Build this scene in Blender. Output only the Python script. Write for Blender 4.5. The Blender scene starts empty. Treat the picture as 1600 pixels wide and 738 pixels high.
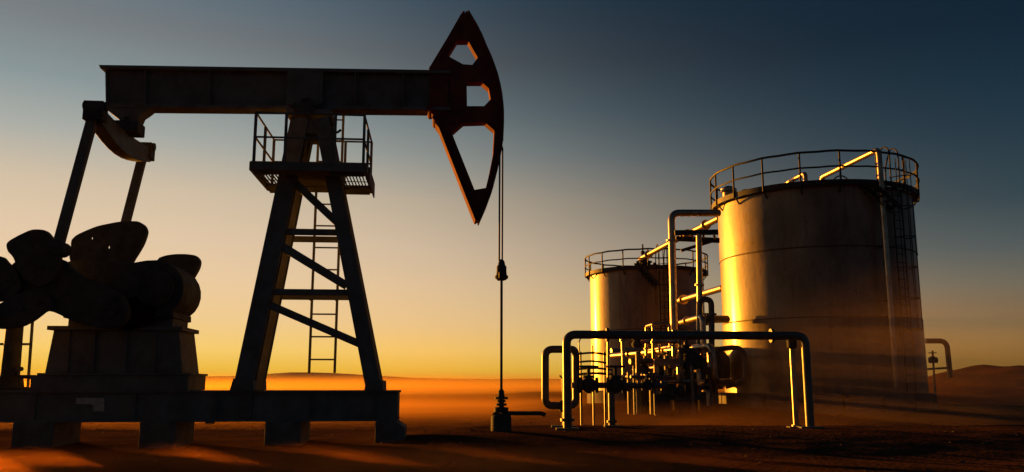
import bpy, bmesh, math, random
from mathutils import Vector, Matrix, noise
R = math.radians
random.seed(7)
SC = bpy.context.scene
COL = SC.collection

# ------------------------------------------------------------------ camera
F = 1350.0                      # focal length in pixels of a 1600 px wide frame
PITCH = math.atan(233.0 / F)
EYE = 1.30
cam_d = bpy.data.cameras.new('camera')
cam = bpy.data.objects.new('camera', cam_d)
COL.objects.link(cam)
cam_d.lens = 36.0 * F / 1600.0
cam_d.clip_start = 0.1
cam_d.clip_end = 6000
cam.location = (0, 0, EYE)
cam.rotation_euler = (R(90) + PITCH, 0, 0)
SC.camera = cam

# ------------------------------------------------------------------ sky, sun, exposure
SUN_AZ, SUN_EL = -43.0, 3.8     # degrees; azimuth from the view axis, negative to the left
EXPO = 1.2
SC.view_settings.view_transform = 'Standard'
SC.view_settings.look = 'None'
SC.view_settings.exposure = EXPO
SC.view_settings.gamma = 1.0
SC.view_settings.use_curve_mapping = False
SC.cycles.use_denoising = True
SC.cycles.volume_step_rate = 2.0
SC.cycles.volume_max_steps = 96
SC.cycles.volume_bounces = 1
SC.cycles.max_bounces = 6
SC.cycles.diffuse_bounces = 3
SC.cycles.sample_clamp_indirect = 6.0
SC.cycles.caustics_reflective = False

world = bpy.data.worlds.new('World')
SC.world = world
world.use_nodes = True
wt = world.node_tree
for n in list(wt.nodes):
    wt.nodes.remove(n)
def wn(t, **kw):
    n = wt.nodes.new(t)
    for k, v in kw.items():
        setattr(n, k, v)
    return n
def wmath(op, a, b=None, c=None):
    n = wn('ShaderNodeMath', operation=op)
    for i, x in enumerate((a, b, c)):
        if x is None:
            continue
        if isinstance(x, (int, float)):
            n.inputs[i].default_value = x
        else:
            wt.links.new(x, n.inputs[i])
    return n.outputs[0]
def wramp(fac, stops, scale):
    n = wn('ShaderNodeValToRGB')
    cr = n.color_ramp
    cr.interpolation = 'LINEAR'
    while len(cr.elements) > 1:
        cr.elements.remove(cr.elements[0])
    for i, (p, c) in enumerate(stops):
        e = cr.elements[0] if i == 0 else cr.elements.new(p)
        e.position = p
        e.color = (c[0] * scale, c[1] * scale, c[2] * scale, 1)
    wt.links.new(fac, n.inputs[0])
    return n.outputs[0]
tc = wn('ShaderNodeTexCoord')
sep = wn('ShaderNodeSeparateXYZ')
wt.links.new(tc.outputs['Generated'], sep.inputs[0])
elev = wmath('MULTIPLY', wmath('ARCSINE', sep.outputs[2]), 57.2958)
elevp = wmath('MAXIMUM', elev, 0.0)
azim = wmath('MULTIPLY', wmath('ARCTAN2', sep.outputs[0], sep.outputs[1]), 57.2958)
dd = wmath('SUBTRACT', azim, SUN_AZ)
dd = wmath('ABSOLUTE', wmath('WRAP', dd, 180.0, -180.0))
half = wmath('MAXIMUM', wmath('MULTIPLY_ADD', elevp, -1.02, 57.0), 24.0)
wgt = wmath('DIVIDE', 1.0, wmath('ADD', 1.0, wmath('EXPONENT', wmath('DIVIDE', wmath('SUBTRACT', dd, half), 8.5))))
e01 = wmath('DIVIDE', elevp, 60.0)
k = 60.0
NEAR = [(0.0, (.66, .25, .020)), (1.0 / k, (.84, .50, .055)), (2.2 / k, (.93, .61, .155)), (4.0 / k, (.89, .61, .28)), (6.5 / k, (.85, .61, .36)), (9.0 / k, (.78, .59, .40)),
        (12.0 / k, (.66, .54, .39)), (15.0 / k, (.42, .435, .395)), (18.0 / k, (.265, .325, .335)), (21.4 / k, (.205, .225, .235)),
        (26.0 / k, (.112, .188, .250)), (34.0 / k, (.046, .080, .115)), (45.0 / k, (.018, .038, .062)), (1.0, (.009, .020, .036))]
FAR = [(0.0, (.25, .10, .020)), (2.4 / k, (.25, .122, .040)), (4.0 / k, (.185, .128, .068)), (5.8 / k, (.115, .115, .090)), (8.0 / k, (.048, .078, .088)), (10.8 / k, (.015, .046, .066)),
       (15.0 / k, (.010, .031, .052)), (21.0 / k, (.005, .017, .033)), (40.0 / k, (.003, .011, .024)), (1.0, (.003, .010, .021))]
# opposite the sun the twilight band turns to a dim blue-grey belt
BACK = [(0.0, (.035, .042, .050)), (6.0 / k, (.040, .052, .066)), (12.0 / k, (.024, .042, .062)), (21.0 / k, (.008, .020, .034)), (40.0 / k, (.004, .012, .024)), (1.0, (.003, .010, .021))]
WS = 1.0 / 2 ** EXPO
bk = wn('ShaderNodeMapRange', interpolation_type='SMOOTHSTEP')
bk.inputs['From Min'].default_value = 76.0
bk.inputs['From Max'].default_value = 125.0
wt.links.new(dd, bk.inputs[0])
mixb = wn('ShaderNodeMix', data_type='RGBA')
wt.links.new(bk.outputs[0], mixb.inputs['Factor'])
wt.links.new(wramp(e01, FAR, 1.0), mixb.inputs[6])
wt.links.new(wramp(e01, BACK, 1.0), mixb.inputs[7])
mixn = wn('ShaderNodeMix', data_type='RGBA')
wt.links.new(wgt, mixn.inputs['Factor'])
wt.links.new(mixb.outputs[2], mixn.inputs[6])
wt.links.new(wramp(e01, NEAR, 1.0), mixn.inputs[7])
bg = wn('ShaderNodeBackground')
bg.inputs[1].default_value = WS
wt.links.new(mixn.outputs[2], bg.inputs[0])
wo = wn('ShaderNodeOutputWorld')
wt.links.new(bg.outputs[0], wo.inputs[0])

sun_d = bpy.data.lights.new('sun', 'SUN')
sun_d.energy = 4.6
sun_d.angle = R(0.6)
sun_d.color = (1.0, 0.355, 0.024)
sun = bpy.data.objects.new('sun', sun_d)
COL.objects.link(sun)
sdir = Vector((math.sin(R(SUN_AZ)) * math.cos(R(SUN_EL)), math.cos(R(SUN_AZ)) * math.cos(R(SUN_EL)), math.sin(R(SUN_EL))))
sun.rotation_euler = sdir.to_track_quat('Z', 'Y').to_euler()
sun.location = sdir * 60

# ------------------------------------------------------------------ helpers
CP, SP = math.cos(PITCH), math.sin(PITCH)
def ray(px, py):
    x = (px - 800.0) / F
    y = (369.0 - py) / F
    return Vector((x, CP - y * SP, SP + y * CP))
def at(px, py, Y):
    d = ray(px, py)
    t = Y / d.y
    return Vector((d.x * t, Y, EYE + d.z * t))

# plane frame of the pumping unit: U along the walking beam, V away from the camera
YAW = R(5.0)
U = Vector((math.cos(YAW), math.sin(YAW), 0))
V = Vector((-math.sin(YAW), math.cos(YAW), 0))
_d = ray(480, 602)
PO = Vector((_d.x / _d.y * 20.0, 20.0, 0.0))
def PJ(px, py, v=0.0):
    """(u, z) of a pixel on the unit's plane at depth v"""
    d = ray(px, py)
    o = Vector((0, 0, EYE)) - PO - V * v
    t = -o.dot(V) / d.dot(V)
    p = o + d * t
    return (p.dot(U), p.z)
def pw(u, z, v):
    p = PO + U * u + V * v
    return Vector((p.x, p.y, z))
def pjw(px, py, v):
    u, z = PJ(px, py, v)
    return pw(u, z, v)

MATS = {}
def mat(name, base, rough=0.5, metal=0.0, var=0.25, scale=3.0, bump=0.0, bscale=30.0, spec=0.5, second=None, stretch=None):
    if name in MATS:
        return MATS[name]
    m = bpy.data.materials.new(name)
    m.use_nodes = True
    nt = m.node_tree
    b = nt.nodes['Principled BSDF']
    b.inputs['Roughness'].default_value = rough
    b.inputs['Metallic'].default_value = metal
    b.inputs['Specular IOR Level'].default_value = spec
    tcn = nt.nodes.new('ShaderNodeTexCoord')
    src = tcn.outputs['Object']
    if stretch:
        mp = nt.nodes.new('ShaderNodeMapping')
        mp.inputs['Scale'].default_value = stretch
        nt.links.new(src, mp.inputs[0])
        src = mp.outputs[0]
    nz = nt.nodes.new('ShaderNodeTexNoise')
    nz.inputs['Scale'].default_value = scale
    nz.inputs['Detail'].default_value = 6
    nz.inputs['Roughness'].default_value = 0.62
    nt.links.new(src, nz.inputs['Vector'])
    rp = nt.nodes.new('ShaderNodeValToRGB')
    a = second if second else [c * (1 - var) for c in base]
    rp.color_ramp.elements[0].position = 0.36
    rp.color_ramp.elements[0].color = (a[0], a[1], a[2], 1)
    rp.color_ramp.elements[1].position = 0.66
    rp.color_ramp.elements[1].color = (base[0], base[1], base[2], 1)
    nt.links.new(nz.outputs[0], rp.inputs[0])
    nt.links.new(rp.outputs[0], b.inputs['Base Color'])
    mr = nt.nodes.new('ShaderNodeMapRange')
    mr.inputs['To Min'].default_value = min(1, rough + 0.12)
    mr.inputs['To Max'].default_value = max(0.05, rough - 0.10)
    nt.links.new(nz.outputs[0], mr.inputs[0])
    nt.links.new(mr.outputs[0], b.inputs['Roughness'])
    if bump:
        n2 = nt.nodes.new('ShaderNodeTexNoise')
        n2.inputs['Scale'].default_value = bscale
        n2.inputs['Detail'].default_value = 4
        nt.links.new(src, n2.inputs['Vector'])
        bp = nt.nodes.new('ShaderNodeBump')
        bp.inputs['Strength'].default_value = bump
        bp.inputs['Distance'].default_value = 0.02
        nt.links.new(n2.outputs[0], bp.inputs['Height'])
        nt.links.new(bp.outputs[0], b.inputs['Normal'])
    MATS[name] = m
    return m
STEEL = mat('dark_painted_steel', (.205, .21, .195), .75, 0.0, .4, 2.2, .3, 40, spec=.08, second=(.14, .138, .12))
RED = mat('red_oxide_paint', (.24, .060, .045), .8, 0.0, .4, 2.5, .25, 40, spec=.04, second=(.13, .048, .036))
CABLE = mat('greased_wire_rope', (.03, .028, .026), .7, .0, .3, 20, spec=.2)
CAST = mat('cast_iron_black', (.10, .103, .097), .75, 0.0, .45, 3.0, .35, 35, spec=.1)
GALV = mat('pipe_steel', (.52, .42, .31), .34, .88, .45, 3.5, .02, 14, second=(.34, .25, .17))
PIPED = mat('dark_pipe_paint', (.15, .145, .13), .38, .25, .4, 4.0, .15, 60, spec=.5)
def tank_mat():
    m = mat('tank_shell_paint', (.33, .245, .155), .46, .10, .4, .7, .30, 5, second=(.135, .092, .055), stretch=(1, 1, .5))
    nt = m.node_tree
    b = nt.nodes['Principled BSDF']
    old = b.inputs['Base Color'].links[0].from_socket
    tcn = nt.nodes.new('ShaderNodeTexCoord')
    mp = nt.nodes.new('ShaderNodeMapping')
    mp.inputs['Scale'].default_value = (2.6, 2.6, .16)
    nt.links.new(tcn.outputs['Object'], mp.inputs[0])
    nz = nt.nodes.new('ShaderNodeTexNoise')
    nz.inputs['Scale'].default_value = 1.6
    nz.inputs['Detail'].default_value = 7
    nz.inputs['Roughness'].default_value = .7
    nt.links.new(mp.outputs[0], nz.inputs['Vector'])
    nz2 = nt.nodes.new('ShaderNodeTexNoise')
    nz2.inputs['Scale'].default_value = 3.2
    nz2.inputs['Detail'].default_value = 8
    nz2.inputs['Roughness'].default_value = .75
    nt.links.new(tcn.outputs['Object'], nz2.inputs['Vector'])
    for src, lo, hi, colr in ((nz, .55, .68, (.11, .062, .035, 1)), (nz2, .60, .70, (.085, .048, .028, 1))):
        r_ = nt.nodes.new('ShaderNodeMapRange')
        r_.inputs['From Min'].default_value = lo
        r_.inputs['From Max'].default_value = hi
        r_.inputs['To Max'].default_value = .9
        nt.links.new(src.outputs[0], r_.inputs[0])
        mx = nt.nodes.new('ShaderNodeMix')
        mx.data_type = 'RGBA'
        nt.links.new(r_.outputs[0], mx.inputs['Factor'])
        nt.links.new(old, mx.inputs[6])
        mx.inputs[7].default_value = colr
        old = mx.outputs[2]
    nt.links.new(old, b.inputs['Base Color'])
    b.inputs['Coat Weight'].default_value = .30
    b.inputs['Coat Roughness'].default_value = .2
    return m
TANK = tank_mat()
SEAM = mat('rusty_seam', (.13, .075, .04), .7, .1, .5, 3, .3, 20, second=(.07, .04, .025))
TRIM = mat('walkway_steel', (.045, .042, .038), .6, .0, .4, 4.0, spec=.3)
CONC = mat('weathered_concrete', (.20, .185, .165), .85, 0, .4, 2.5, .6, 18, spec=.2)
PLATE = mat('worn_light_plate', (.55, .53, .48), .5, 0.2, .35, 9)

class MB:
    """collects shapes in world space, builds one mesh object"""
    def __init__(s):
        s.bm = bmesh.new()
    def poly(s, verts, faces):
        vs = [s.bm.verts.new(v) for v in verts]
        for f in faces:
            try:
                s.bm.faces.new([vs[i] for i in f])
            except ValueError:
                pass
        return s
    def box(s, c, ax, ay, az):
        """box by centre and three half-axis vectors"""
        c, ax, ay, az = Vector(c), Vector(ax), Vector(ay), Vector(az)
        v = [c + ax * i + ay * j + az * k_ for i in (-1, 1) for j in (-1, 1) for k_ in (-1, 1)]
        return s.poly(v, [(0, 1, 3, 2), (4, 6, 7, 5), (0, 4, 5, 1), (2, 3, 7, 6), (0, 2, 6, 4), (1, 5, 7, 3)])
    def aabox(s, x0, x1, y0, y1, z0, z1):
        return s.box(((x0 + x1) / 2, (y0 + y1) / 2, (z0 + z1) / 2), ((x1 - x0) / 2, 0, 0), (0, (y1 - y0) / 2, 0), (0, 0, (z1 - z0) / 2))
    def bar(s, p0, p1, w, d, side=None):
        """rectangular bar; w measured along 'side', d across"""
        p0, p1 = Vector(p0), Vector(p1)
        t = (p1 - p0).normalized()
        sd = Vector(side) if side is not None else (Vector((0, 0, 1)) if abs(t.z) < .9 else Vector((1, 0, 0)))
        sd = (sd - t * sd.dot(t)).normalized()
        ot = t.cross(sd)
        return s.box((p0 + p1) / 2, (p1 - p0) / 2, sd * w / 2, ot * d / 2)
    def uvbox(s, u0, u1, v0, v1, z0, z1):
        """box in the frame of the pumping unit"""
        return s.box(pw((u0 + u1) / 2, (z0 + z1) / 2, (v0 + v1) / 2), U * ((u1 - u0) / 2), V * ((v1 - v0) / 2), Vector((0, 0, (z1 - z0) / 2)))
    def cyl(s, p0, p1, r0, r1=None, n=20, cap=True):
        p0, p1 = Vector(p0), Vector(p1)
        r1 = r0 if r1 is None else r1
        t = (p1 - p0).normalized()
        a = t.orthogonal().normalized()
        b = t.cross(a)
        v = []
        for p, r in ((p0, r0), (p1, r1)):
            for i in range(n):
                an = 2 * math.pi * i / n
                v.append(p + (a * math.cos(an) + b * math.sin(an)) * r)
        f = [(i, (i + 1) % n, n + (i + 1) % n, n + i) for i in range(n)]
        if cap:
            f += [tuple(range(n))[::-1], tuple(range(n, 2 * n))]
        return s.poly(v, f)
    def tube(s, pts, r, n=12, bend=0.0, bs=6, cap=True):
        pts = [Vector(p) for p in pts]
        path = [pts[0]]
        for i in range(1, len(pts) - 1):
            a, b, c = pts[i - 1], pts[i], pts[i + 1]
            if bend > 0:
                q = min(bend, (a - b).length * .49, (c - b).length * .49)
                p0 = b + (a - b).normalized() * q
                p1 = b + (c - b).normalized() * q
                for k_ in range(bs + 1):
                    t = k_ / bs
                    path.append(p0 * (1 - t) ** 2 + b * 2 * t * (1 - t) + p1 * t * t)
            else:
                path.append(b)
        path.append(pts[-1])
        m = len(path)
        t0 = (path[1] - path[0]).normalized()
        nrm = t0.orthogonal().normalized()
        v = []
        for i, p in enumerate(path):
            if i == 0:
                t = t0
            elif i == m - 1:
                t = (path[i] - path[i - 1]).normalized()
            else:
                t = ((path[i + 1] - p).normalized() + (p - path[i - 1]).normalized()).normalized()
            nrm = (nrm - t * nrm.dot(t)).normalized()
            bn = t.cross(nrm)
            for j in range(n):
                an = 2 * math.pi * j / n
                v.append(p + (nrm * math.cos(an) + bn * math.sin(an)) * r)
        f = []
        for i in range(m - 1):
            for j in range(n):
                f.append((i * n + j, i * n + (j + 1) % n, (i + 1) * n + (j + 1) % n, (i + 1) * n + j))
        if cap:
            f += [tuple(range(n))[::-1], tuple(range((m - 1) * n, m * n))]
        return s.poly(v, f)
    def lathe(s, base, prof, n=24, axis=(0, 0, 1)):
        """profile of (radius, height) around an axis from base"""
        ax = Vector(axis).normalized()
        a = ax.orthogonal().normalized()
        b = ax.cross(a)
        v = []
        for r, h in prof:
            for j in range(n):
                an = 2 * math.pi * j / n
                v.append(Vector(base) + ax * h + (a * math.cos(an) + b * math.sin(an)) * r)
        f = []
        for i in range(len(prof) - 1):
            for j in range(n):
                f.append((i * n + j, i * n + (j + 1) % n, (i + 1) * n + (j + 1) % n, (i + 1) * n + j))
        f += [tuple(range(n))[::-1], tuple(range((len(prof) - 1) * n, len(prof) * n))]
        return s.poly(v, f)
    def prism(s, outline, holes, fn, d0, d1):
        """polygon with holes extruded; fn(a, b, depth) -> world point"""
        bm = bmesh.new()
        ed = []
        for loop in [outline] + list(holes):
            vs = [bm.verts.new((a, b, 0)) for a, b in loop]
            for i in range(len(vs)):
                ed.append(bm.edges.new((vs[i], vs[(i + 1) % len(vs)])))
        bmesh.ops.triangle_fill(bm, use_beauty=True, use_dissolve=False, edges=ed)
        bm.verts.index_update()
        c2 = [(v.co.x, v.co.y) for v in bm.verts]
        tris = [[v.index for v in f.verts] for f in bm.faces]
        n = len(c2)
        bm.free()
        verts = [fn(a, b, d0) for a, b in c2] + [fn(a, b, d1) for a, b in c2]
        faces = [t for t in tris] + [[i + n for i in t[::-1]] for t in tris]
        i0 = 0
        for loop in [outline] + list(holes):
            m = len(loop)
            for i in range(m):
                a, b = i0 + i, i0 + (i + 1) % m
                faces.append((a, b, b + n, a + n))
            i0 += m
        return s.poly(verts, faces)
    def build(s, name, m, parent=None, smooth=True, bevel=0.0):
        bm = s.bm
        bmesh.ops.recalc_face_normals(bm, faces=bm.faces)
        org = Vector((0, 0, 0))
        q = parent
        while q is not None:
            org += q.location
            q = q.parent
        if parent is None:
            lo = Vector((min(v.co.x for v in bm.verts), min(v.co.y for v in bm.verts), min(v.co.z for v in bm.verts)))
            hi = Vector((max(v.co.x for v in bm.verts), max(v.co.y for v in bm.verts), 0))
            org = Vector(((lo.x + hi.x) / 2, (lo.y + hi.y) / 2, lo.z))
        for v in bm.verts:
            v.co -= org
        me = bpy.data.meshes.new(name)
        bm.to_mesh(me)
        bm.free()
        if smooth:
            me.shade_smooth()
            me.set_sharp_from_angle(angle=R(35))
        me.materials.append(m)
        o = bpy.data.objects.new(name, me)
        COL.objects.link(o)
        if parent is None:
            o.location = org
        else:
            o.parent = parent
        if bevel:
            md = o.modifiers.new('bevel', 'BEVEL')
            md.width = bevel
            md.segments = 2
            md.limit_method = 'ANGLE'
            md.angle_limit = R(40)
        return o
def tag(o, label, cat, group=None, kind=None):
    if label:
        o['label'] = label
    if cat:
        o['category'] = cat
    if group:
        o['group'] = group
    if kind:
        o['kind'] = kind
    return o
def thing(name, loc, label, cat, group=None):
    o = bpy.data.objects.new(name, None)
    o.empty_display_size = .3
    o.location = loc
    COL.objects.link(o)
    return tag(o, label, cat, group)

# ------------------------------------------------------------------ ground and hills
def sstep(a, b, x):
    t = max(0.0, min(1.0, (x - a) / (b - a)))
    return t * t * (3 - 2 * t)
def hgt(x, y):
    # low raised pad around the well head and manifold
    h = .27 * sstep(-4.2, -.6, x) * sstep(15.5, 21.0, y) * (1 - .85 * sstep(22.6, 26.5, y))
    # tank pad, slightly higher
    h += .36 * sstep(1.0, 7.0, x) * sstep(27, 34, y) * (1 - sstep(64, 90, y))
    # the ground falls away behind the unit
    h -= .30 * (1 - sstep(-2, 4, x)) * sstep(24, 34, y)
    # spoil berm on the right
    q = math.exp(-((y - 84) / 16.0) ** 2) * sstep(34, 47, x)
    h += q * (3.2 + .5 * noise.noise(Vector((x * .09, y * .05, 3.1))) + .55 * noise.noise(Vector((x * .33, y * .2, 7.7))) + .12 * noise.noise(Vector((x * 1.1, y * .9, 1.7))) + .25 * sstep(50, 62, x))
    h += .30 * math.exp(-(((x - 7.6) / 1.3) ** 2 + ((y - 32.0) / 1.2) ** 2))
    # undulation, ripples
    w = sstep(3, 9, y)
    h += w * .05 * noise.noise(Vector((x * .33, y * .30, 0)))
    if y < 70:
        h += .009 * noise.noise(Vector((x * 1.1, y * 1.6, 5))) + .004 * noise.noise(Vector((x * 4.1, y * 4.6, 9)))
        # vehicle ruts running across in front of the pad
        for yc in (9.6, 11.3):
            e = y - yc - .25 * math.sin(x * .21)
            h += -.045 * math.exp(-(e / .22) ** 2) + .022 * math.exp(-((abs(e) - .38) / .14) ** 2)
    else:
        h += .5 * noise.noise(Vector((x * .012, y * .012, 2))) * sstep(90, 200, y)
    return h
def axis_pts(segs):
    out = []
    for a, b, st in segs:
        n = max(1, int(round((b - a) / st)))
        out += [a + (b - a) * i / n for i in range(n)]
    out.append(segs[-1][1])
    return out
gx = axis_pts([(-1100, -300, 80), (-300, -60, 20), (-60, -24, 2.0), (-24, 24, .16), (24, 64, 1.0), (64, 300, 18), (300, 1100, 80)])
gy = axis_pts([(-300, -20, 40), (-20, 6, 1.3), (6, 28, .13), (28, 60, .5), (60, 120, 1.5), (120, 300, 15), (300, 1100, 60)])
gv = [(x, y, hgt(x, y)) for y in gy for x in gx]
nx = len(gx)
gf = [(j * nx + i, j * nx + i + 1, (j + 1) * nx + i + 1, (j + 1) * nx + i) for j in range(len(gy) - 1) for i in range(nx - 1)]
gm = bpy.data.meshes.new('ground')
gm.from_pydata(gv, [], gf)
gm.shade_smooth()
GROUND = mat('dry_oily_soil', (.125, .056, .029), .9, 0, .5, .8, .9, 9.0, spec=.0, second=(.062, .034, .021))
gm.materials.append(GROUND)
go = bpy.data.objects.new('ground', gm)
COL.objects.link(go)
go['kind'] = 'structure'

def ridge(name, pts, depth, m):
    """hill: crest line with slopes in front and behind"""
    mb = MB()
    rows = []
    for (x, y, z) in pts:
        rows.append([Vector((x, y - depth, -1.0)), Vector((x, y - depth * .45, z * .55)), Vector((x, y, z)), Vector((x, y + depth, -1.0))])
    v = [p for r_ in rows for p in r_]
    f = []
    for i in range(len(rows) - 1):
        for j in range(3):
            f.append((i * 4 + j, (i + 1) * 4 + j, (i + 1) * 4 + j + 1, i * 4 + j + 1))
    mb.poly(v, f)
    o = mb.build(name, m, None)
    o['kind'] = 'structure'
    return o
HILL = mat('far_dry_hills', (.20, .13, .085), .9, 0, .4, .02, spec=.1)
pts = []
for i in range(90):
    px = -700 + i * 32
    z = 7.5 + 6.5 * math.exp(-((px - 490) / 120.0) ** 2) + 2.0 * math.exp(-((px - 250) / 160.0) ** 2) + 3 * math.exp(-((px - 1300) / 300.0) ** 2) + 1.2 * noise.noise(Vector((px * .012, 0, 0))) + .5 * noise.noise(Vector((px * .05, 3, 0)))
    p = at(px, 602, 900)
    pts.append((p.x, 900, max(1.0, z)))
ridge('hills', pts, 90, HILL)

# ------------------------------------------------------------------ concrete blocks under the unit
ZT, ZB = 1.185, .515            # top and bottom of the skid beams
ublk = lambda px: PJ(px, 640, -.74)[0]
def block(p0, p1, label, step=False):
    u0, u1 = ublk(p0), ublk(p1)
    mb = MB()
    if step:
        ue = ublk(611)
        prof = [(u0, -.12), (u1, -.12), (u1, ZB - .16), (ue + .1, ZB - .003), (u0, ZB - .003)]
        mb.prism(prof, [], lambda a, b, d: pw(a, b, d), -.76, .74)
    else:
        mb.uvbox(u0, u1, -.74, .72, -.12, ZB - .003)
    o = mb.build('concrete_block', CONC, None, True, .02)
    tag(o, label, 'block', 'concrete sleepers under the pump jack')
block(22, 87, 'grey concrete sleeper under the skid at the far left, below the gearbox')
block(220, 277, 'concrete sleeper under the skid below the right side of the gearbox')
block(415, 471, 'concrete sleeper under the skid between the feet of the tower')
block(587, 633, 'concrete end block with chamfered shoulder under the right skid end', True)

# ------------------------------------------------------------------ pump jack
JACK = thing('pump_jack', (PO.x, PO.y, 0), 'large dark pump jack with red horse head silhouetted against the sunset', 'pump jack')
def part(mb, name, m=None, parent=None, bevel=0.0, label=None):
    o = mb.build(name, m or STEEL, parent or JACK, True, bevel)
    if label:
        o['label'] = label
    return o
UL, UR = PJ(-150, 640, -.6)[0], PJ(621, 640, -.7)[0]
for sgn in (-1, 1):
    mb = MB()
    vc = sgn * .55
    mb.uvbox(UL, UR + .02, vc - .17, vc + .17, ZT - .05, ZT)
    mb.uvbox(UL, UR, vc - .17, vc + .17, ZB, ZB + .05)
    mb.uvbox(UL, UR - .01, vc - .10, vc + .10, ZB + .05, ZT - .05)
    sb = part(mb, 'skid_beam', bevel=.006)
    for px in (40, 200, 330, 385, 480, 582):
        uu = PJ(px, 640, -1.1)[0]
        part(MB().uvbox(uu - .012, uu + .012, vc - .15, vc + .15, ZB + .052, ZT - .052), 'stiffener', STEEL, sb)
for px in (-60, 60, 170, 300, 388, 490, 584, 616):
    uu = PJ(px, 640, 0)[0]
    part(MB().uvbox(uu - .09, uu + .09, -.37, .37, ZB + .08, ZT - .06), 'cross_member', bevel=.005)
# data plate with a notch on the near beam
lp = [(119, 622), (163, 622), (163, 643), (146, 643), (145, 632), (119, 631)]
part(MB().prism([PJ(a, b, -.66) for a, b in lp], [], lambda a, b, d: pw(a, b, d), -.655, -.67), 'data_plate', PLATE, label='pale worn data plate on the skid beam')
part(MB().uvbox(PJ(328, 655, -.6)[0] - .08, PJ(328, 655, -.6)[0] + .08, -.65, -.5, ZB - .045, ZB - .001), 'skid_lug')

# tower legs
VN0, VN1 = -.56, -.42          # near legs: bottom and top depth
def legv(y):
    t = (605 - y) / (605 - 187)
    return VN0 + (VN1 - VN0) * t
def leg(pa, pb, w, far=False):
    a, b = PJ(pa[0], pa[1], VN0), PJ(pb[0], pb[1], VN1)
    s_ = -1 if far else 1
    p0, p1 = pw(a[0], ZT, VN0 * s_), pw(b[0], b[1], VN1 * s_)
    mb = MB()
    ax = (p1 - p0).normalized()
    sd = (U - ax * U.dot(ax)).normalized()
    od = ax.cross(sd)
    # I-section leg: two flanges and a web
    mb.bar(p0 + od * .12, p1 + od * .12, w, .05, U)
    mb.bar(p0 - od * .12, p1 - od * .12, w, .05, U)
    mb.bar(p0, p1, w * .86, .19, U)
    o = part(mb, 'tower_leg', bevel=.006)
    # foot gusset
    f = MB()
    pts_ = [(a[0] - w * .62, ZT + .002), (a[0] + w * .62, ZT + .002), (a[0] + w * .58, ZT + .22), (a[0] - w * .46, ZT + .26)]
    f.prism(pts_, [], lambda q, r_, d: pw(q, r_, d), VN0 * s_ - .2, VN0 * s_ + .2)
    part(f, 'foot_plate', STEEL, o, .006)
    return o
for far in (False, True):
    leg((380.5, 607), (470, 187), .41, far)
    leg((584.5, 607), (503, 187), .33, far)
def pbar(pa, pb, v0, v1, w, d, name, bevel=.004):
    a, b = pjw(pa[0], pa[1], v0), pjw(pb[0], pb[1], v1)
    return part(MB().bar(a, b, w, d, V), name, bevel=bevel)
def cross(y, xl, xr, th, far):
    vv = legv(y) - .02
    a, b = PJ(xl, y, vv), PJ(xr, y, vv)
    z = (a[1] + b[1]) / 2
    if far:
        vv = -vv
    part(MB().uvbox(a[0], b[0], vv - .06, vv + .06, z - th / 2, z + th / 2), 'cross_bar', bevel=.005)
for far in (False, True):
    cross(363, 436, 537, .135, far)
    cross(457, 415, 554, .135, far)
pbar((461, 286), (530, 351), legv(290) - .05, legv(345) - .05, .1, .17, 'diagonal_brace')
pbar((440, 385), (542, 447), legv(385) - .05, legv(445) - .05, .1, .19, 'diagonal_brace')
pbar((417, 475), (563, 538), legv(475) - .05, legv(538) - .05, .1, .17, 'diagonal_brace')
# head box of the tower
tl = [PJ(a, b, -.45) for a, b in ((462, 188), (511, 188), (520, 229), (499, 229), (496, 210), (474, 210), (470, 229), (449, 229))]
part(MB().prism(tl, [], lambda a, b, d: pw(a, b, d), -.52, .45), 'tower_head', bevel=.01)
t0, t1 = PJ(452, 188, 0), PJ(522, 181, 0)
part(MB().uvbox(t0[0], t1[0], -.5, .5, t0[1], t1[1]), 'cap_plate', bevel=.008)
# saddle bearing
c = PJ(484, 176, 0)
mb = MB().cyl(pw(c[0], c[1] - .02, -.55), pw(c[0], c[1] - .02, .55), .2, n=24)
mb.uvbox(c[0] - .36, c[0] + .36, -.5, .5, t1[1] + .002, c[1] + .02)
sad = part(mb, 'saddle_bearing', CAST, bevel=.01)
for du in (-.3, .3):
    for dv in (-.4, .4):
        part(MB().cyl(pw(c[0] + du, c[1] + .02, dv), pw(c[0] + du, c[1] + .10, dv), .035, n=6), 'bolt', CAST, sad)
hk = [pjw(515, 184, -.55), pjw(519, 196, -.55), pjw(520, 205, -.55), pjw(526, 208, -.55), pjw(533, 203, -.55)]
part(MB().tube(hk, .03, 8, .05), 'grease_line', CAST)
gl = [pjw(452, 166, -.42), pjw(462, 172, -.5), pjw(466, 178, -.56), pjw(457, 186, -.56)]
part(MB().tube(gl, .022, 8, .06), 'grease_hose', RED)

# walking beam
A_, B_, C_, D_ = PJ(164, 107, 0), PJ(704, 115, 0), PJ(704, 177, 0), PJ(164, 172, 0)
ft = .085
mb = MB()
def beam_at(t, top):
    a, b = (A_, B_) if top else (D_, C_)
    return (a[0] + (b[0] - a[0]) * t, a[1] + (b[1] - a[1]) * t)
web = [(A_[0] + .06, A_[1] - ft), (B_[0], B_[1] - ft), (C_[0], C_[1] + ft), (D_[0] + .06, D_[1] + ft)]
mb.prism(web, [], lambda a, b, d: pw(a, b, d), -.06, .06)
mb.prism([(A_[0] - .06, A_[1]), B_, (B_[0], B_[1] - ft), (A_[0] - .02, A_[1] - ft)], [], lambda a, b, d: pw(a, b, d), -.23, .23)
mb.prism([(D_[0] + .03, D_[1] + ft), (C_[0], C_[1] + ft), C_, (D_[0] + .05, D_[1])], [], lambda a, b, d: pw(a, b, d), -.23, .23)
WB = part(mb, 'walking_beam', bevel=.006)
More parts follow.
